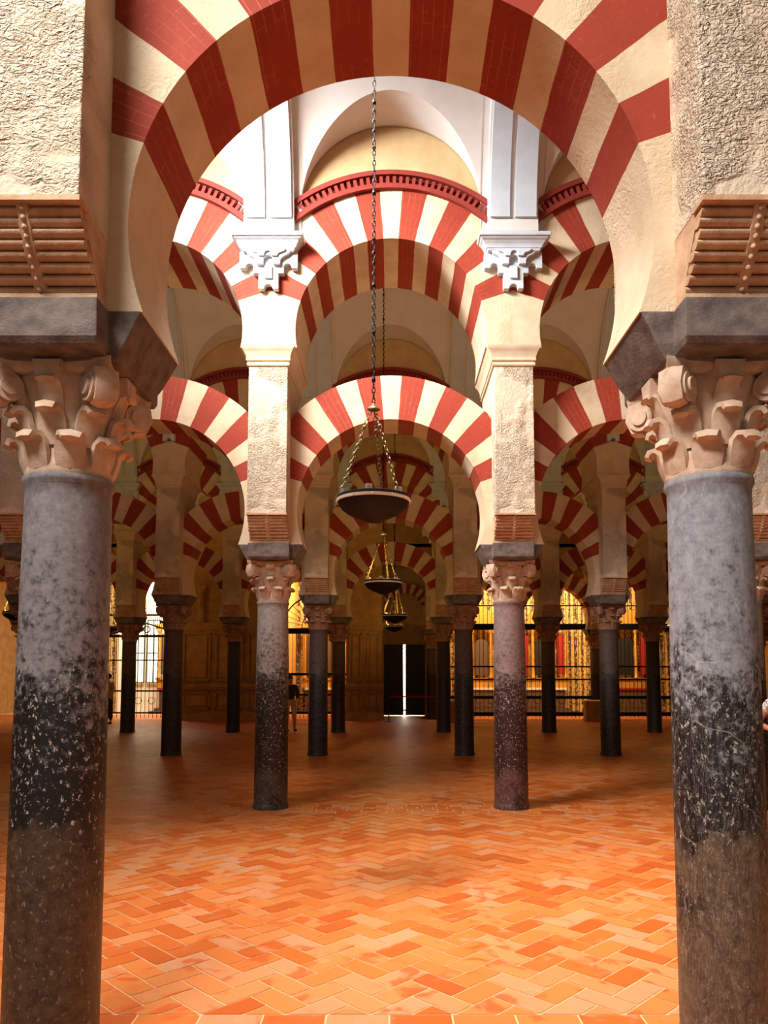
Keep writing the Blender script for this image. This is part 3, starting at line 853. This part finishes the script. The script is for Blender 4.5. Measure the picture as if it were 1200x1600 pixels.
def altarpiece(x, y, w_, label, cloth=None, dark=False):
    root = empty('altarpiece', (x, y, 0)); h = w_/2
    mb = MB(); mb.box(-h, h, -.6, .2, 0, .12); mb.box(-h*.85, h*.85, -.45, .2, .12, .24); mb.build('altar_step', M['marble_dark'], root)
    mb = MB(); mb.box(-h*.7, h*.7, -.3, .2, .24, 1.05); o = mb.build('altar_table', M['marble_dark'], root); bevel(o, .02)
    mb = MB(); mb.box(-h*.74, h*.74, -.36, .2, 1.05, 1.14); mb.build('altar_cloth', M[cloth or 'whitecloth'], root)
    mb = MB(); mb.box(-h*.9, h*.9, 0, .25, 1.14, 1.5); mb.box(-h*.95, h*.95, -.06, .25, 1.5, 1.58); mb.build('predella', M['gold'], root)
    for s in (-1, -.45, .45, 1):
        mb = MB(); cx_ = s*h*.8; prof = [(.10, 1.58), (.10, 1.66)]
        for i in range(15): prof.append((.07 + .012*math.sin(i*2.2), 1.7 + 1.9*i/14))
        prof += [(.11, 3.66), (.11, 3.76)]
        mb.lathe(prof, 14, (cx_, -.02)); mb.build('altar_column', M['gold'], root, smooth=50)
    mb = MB(); mb.box(-h*.95, h*.95, -.12, .25, 3.76, 3.86); mb.box(-h, h, -.18, .25, 3.86, 4.0)
    mb.prism([(-h*.6, 4.0), (h*.6, 4.0), (h*.35, 4.6), (0, 4.8), (-h*.35, 4.6)], -.05, .2); mb.build('entablature', M['gold'], root)
    mb = MB(); pts = [(-h*.28, 1.7), (h*.28, 1.7), (h*.28, 3.0)] + [(h*.28*math.cos(PI*i/10), 3.0 + h*.28*math.sin(PI*i/10)) for i in range(1, 10)] + [(-h*.28, 3.0)]
    mb.prism(pts, .0, .16); mb.build('niche_panel', M['door' if dark else 'marble_dark'], root)
    for s in (-.62, .62):
        mb = MB(); mb.box(s*h-.18*h*.6, s*h+.18*h*.6, .02, .2, 1.75, 3.5); mb.build('painted_panel', M['redcloth' if dark else 'marble_dark'], root)
    for s in (-.5, -.25, .25, .5):
        mb = MB(); mb.lathe([(.05, 1.14), (.02, 1.17), (.018, 1.4), (.035, 1.43), (.015, 1.44), (.015, 1.62)], 8, (s*h, -.2)); mb.build('candlestick', M['brass'], root, smooth=40)
    tag(root, label, 'altar'); return root
altarpiece(4.1, 34.3, 2.4, 'gilded altarpiece behind the grille nearest the dark doors')
altarpiece(6.9, 34.3, 2.6, 'gilded altarpiece with dark niche behind the middle right grille', dark=True)
altarpiece(10.6, 34.3, 2.8, 'gilded altarpiece with red altar cloth behind the far right grille', 'redcloth', True)
altarpiece(-3.0, 34.3, 2.3, 'golden altarpiece behind the fanlight grille')
altarpiece(-9.6, 34.2, 2.2, 'altarpiece in the bright chapel at far left', 'redcloth')
# tall bright chapel windows at far left
for i, x in enumerate((-11.6, -10.9)):
    mb = MB(); mb.box(x-.26, x+.26, 34.7, 34.74, 1.4, 4.2)
    n = NT('daylit_window_glass'); n.col((.9,.85,.6)); n.b.inputs['Emission Color'].default_value = (1, .9, .62, 1); n.b.inputs['Emission Strength'].default_value = 2.2
    o = mb.build(f'window_{i+1}', n.m, kind='structure')
    f_ = MB()
    for q in ((-.30,-.26,1.36,4.24), (.26,.30,1.36,4.24), (-.02,.02,1.36,4.24), (-.3,.3,1.36,1.4), (-.3,.3,4.2,4.24), (-.3,.3,2.7,2.74)):
        f_.box(x+q[0], x+q[1], 34.66, 34.75, q[2], q[3])
    f_.build('window_frame', M['iron'], o)

# rope barrier before the doors, stone plinths
root = empty('belt_barrier', (.9, 28.2, 0))
for x in (-.98, 1.0):
    mb = MB(); mb.lathe([(.15, 0), (.15, .02), (.03, .04), (.025, .05), (.025, .92), (.035, .93), (.035, .98), (0, .98)], 14, (x, 0)); mb.build('barrier_post', M['iron'], root, smooth=40)
mb = MB(); mb.box(-.98, 1.0, -.006, .006, .90, .95); mb.build('red_belt', M['redcloth'], root)
tag(root, 'low barrier with a red belt stretched before the dark doors', 'barrier')
for x, y, w_, h_, d in ((2.27, 27.9, .20, .74, 'narrow pale stone plinth right of the red belt'), (7.75, 28.6, .95, .72, 'broad low stone plinth before the middle right grille')):
    root = empty('stone_plinth', (x, y, 0))
    mb = MB(); mb.box(-w_/2, w_/2, -.2, .2, .08, h_); mb.box(-w_/2-.03, w_/2+.03, -.23, .23, 0, .08); o = mb.build('plinth_body', M['ashlar'], root); bevel(o, .01)
    mb = MB(); mb.box(-w_/2-.04, w_/2+.04, -.24, .24, h_, h_+.06); o = mb.build('plinth_top', M['plain'], root); bevel(o, .01)
    tag(root, d, 'plinth')
# smoke detector box on the soffit
mb = MB(); mb.box(-.14, .14, -.05, .05, -.07, .07); mb.sphere((0, -.05, -.02), .035)
o = mb.build('sensor_box', M['plain']); o.location = (4.9, 15.7, 5.95); tag(o, 'small white sensor box fixed above the pier on the right', 'sensor box')
o.location = (4.83, ROWS[2]-HP-.05, 7.16)

# ------------------------------------------------------------------ people
def skin_obj(name, chains, mat, parent, sub=1):
    # chains: list of lists of (co, r); the first point of a chain may coincide with a point of an earlier one
    vs_, rs, es = [], [], []
    def idx(co):
        for i, v in enumerate(vs_):
            if (Vector(v) - Vector(co)).length < 1e-4: return i
        return None
    for ch in chains:
        prev = None
        for co, r in ch:
            i = idx(co)
            if i is None: vs_.append(co); rs.append(r); i = len(vs_)-1
            if prev is not None: es.append((prev, i))
            prev = i
    me = bpy.data.meshes.new(name); me.from_pydata(vs_, es, []); me.materials.append(mat)
    o = bpy.data.objects.new(name, me); C.objects.link(o); o.parent = parent
    sk = o.modifiers.new('skin', 'SKIN'); sk.use_smooth_shade = True
    if not me.skin_vertices: 
        me.attributes.new('skin', 'FLOAT', 'POINT')
    for i, r in enumerate(rs):
        sv = me.skin_vertices[0].data[i]; rr = r if isinstance(r, tuple) else (r, r); sv.radius = rr; sv.use_root = (i == 0)
    s = o.modifiers.new('sub', 'SUBSURF'); s.levels = sub; s.render_levels = sub
    return o
def person(loc, rz, J, label, top, legs, scale=1.0, printed=False):
    root = empty('person', loc, rz); root.scale = (scale,)*3
    V = lambda *a: tuple(a)
    pel, ch_, nk, hd, ht = V(0,0,.95), V(0,0,1.28), V(0,J.get('lean',0),1.46), V(0,J.get('lean',0)-.01,1.56), V(0,J.get('lean',0)-.015,1.66)
    body = [[(pel, (.15,.11)), (V(0,0,1.1), (.14,.10)), (ch_, (.16,.11)), (V(0,J.get('lean',0)*.7,1.40), (.10,.08)), (nk, .055), (hd, (.072,.085)), (ht, (.07,.085))],
            [(hd, .08), (V(0, J.get('lean',0)-.115, 1.575), .014)]]
    arms, slv, trs, shoes = [], [], [], []
    for s, key in ((-1, 'L'), (1, 'R')):
        sh = V(s*.19, 0, 1.39); el = J['el'+key]; wr = J['wr'+key]
        dirv = (Vector(wr) - Vector(el)).normalized(); side = dirv.cross(Vector((0,0,1))); side = side.normalized() if side.length > .1 else Vector((0,-1,0))
        palm = tuple(Vector(wr) + dirv*.07)
        up_mid = tuple((Vector(sh) + Vector(el))/2)
        body.append([(ch_, (.16,.11)), (sh, .058), (up_mid, .046), (el, .038), (wr, .026), (palm, (.036,.018))])
        for q, (off, ln) in enumerate(((-.030, .065), (-.010, .078), (.010, .074), (.030, .058))):
            p1 = Vector(palm) + side*off + dirv*.02; p2 = p1 + dirv*ln*.55; p3 = p2 + (dirv*.8 + Vector((0,0,-.5))).normalized()*ln*.45
            body.append([(palm, (.036,.018)), (tuple(p1), .010), (tuple(p2), .0085), (tuple(p3), .007)])
        t1 = Vector(wr) + dirv*.03 + side*-.035; t2 = t1 + (dirv*.8 - side*.6).normalized()*.045
        body.append([(wr, .026), (tuple(t1), .012), (tuple(t2), .009)])
        slv.append([(V(0,0,1.3), (.175,.12)), (V(s*.19,0,1.385), .068), (up_mid if J.get('short') else tuple(Vector(el)), .056 if J.get('short') else .05)] + ([] if J.get('short') else [(tuple(Vector(el)*.15 + Vector(wr)*.85), .038)]))
        hip = V(s*.09, 0, .90); kn = J['kn'+key]; an = J['an'+key]
        body.append([(pel, (.15,.11)), (hip, .085), (kn, .055), (an, .038), (V(an[0], an[1]-.12, .035), .034)])
        trs.append([(V(0,0,.96), (.165,.125)), (hip, .10), (kn, .072), (tuple(Vector(kn)*.1 + Vector(an)*.9), .062)])
        shoes.append([(V(an[0], an[1]+.04, .045), (.042,.045)), (V(an[0], an[1]-.07, .042), (.045,.04)), (V(an[0], an[1]-.17, .035), (.038,.03))])
    skin_obj('body', body, M['skin'], root, 2)
    sh = skin_obj('shirt', [[(V(0,0,.93), (.168,.13)), (V(0,0,1.1), (.155,.118)), (V(0,0,1.3), (.175,.12)), (V(0,J.get('lean',0)*.7,1.41), (.11,.09))]] + slv, M[top], root, 2)
    skin_obj('trousers', [[(V(0,0,1.0), (.155,.12)), (V(0,0,.96), (.165,.125))]] + trs, M[legs], root, 2)
    for s_ in shoes: skin_obj('shoe', [s_], M['shoe'], root, 2)
    ly = J.get('lean',0)
    mb = MB(); mb.sphere((0, ly+.02, 1.655), .105, (.86,1,1.08), 20, 14); mb.build('hair', M['hair'], root, smooth=80)
    mb = MB()
    for s in (-1, 1): mb.sphere((s*.078, ly+.0, 1.60), .022, (.5,.8,1.3), 8, 6); 
    mb.build('ears', M['skin'], root, smooth=80)
    for s in (-1, 1):
        mb = MB(); mb.sphere((s*.03, ly-.088, 1.615), .011, seg=8, rg=6); mb.build('eye', M['shoe'], root, smooth=80)
    mb = MB(); mb.sphere((0, ly-.090, 1.535), .02, (1.1,.3,.3), 8, 6); mb.build('mouth', M['redcloth'], root, smooth=80)
    tag(root, label, 'person'); return root
base = dict(elL=(-.24,.02,1.12), wrL=(-.22,-.10,.92), elR=(.24,.02,1.12), wrR=(.22,-.10,.92), knL=(-.10,-.02,.50), anL=(-.10,.02,.09), knR=(.10,-.02,.50), anR=(.10,.02,.09))
p = dict(base, elR=(.27,.0,1.12), wrR=(.14,-.2,.98), knR=(.13,-.06,.50), anR=(.17,.03,.09))
person((-3.14, 23.6, 0), .5, p, 'person in dark jacket and pale trousers standing behind the grey column', 'darkcloth', 'palecloth', 1.0)
p = dict(base, lean=-.06, elR=(.26,-.02,1.12), wrR=(.16,-.25,1.05))
person((-9.98, 26.9, 0), -.6, p, 'person in tan shirt and dark trousers half hidden by the near left column', 'tan_cloth', 'darkcloth', 1.02)
n = NT('white_printed_shirt'); v_ = n.n('TexVoronoi', {'Scale': 34, 'Vector': n.tc.outputs['Object']}, feature='DISTANCE_TO_EDGE')
n.col(n.mix(n.ramp(v_.outputs[0], [(.0, (1,1,1)), (.12, (0,0,0))]), L(236,226,220), L(96,60,48))); n.rough(.9); M['whiteprint'] = n.m
p = dict(base, short=True, elL=(-.33,-.02,1.16), wrL=(-.16,-.22,1.06))
person((4.73, 9.1, 0), -.15, p, 'person in white printed short sleeved top cut by the right picture edge', 'whiteprint', 'darkcloth', 1.03)
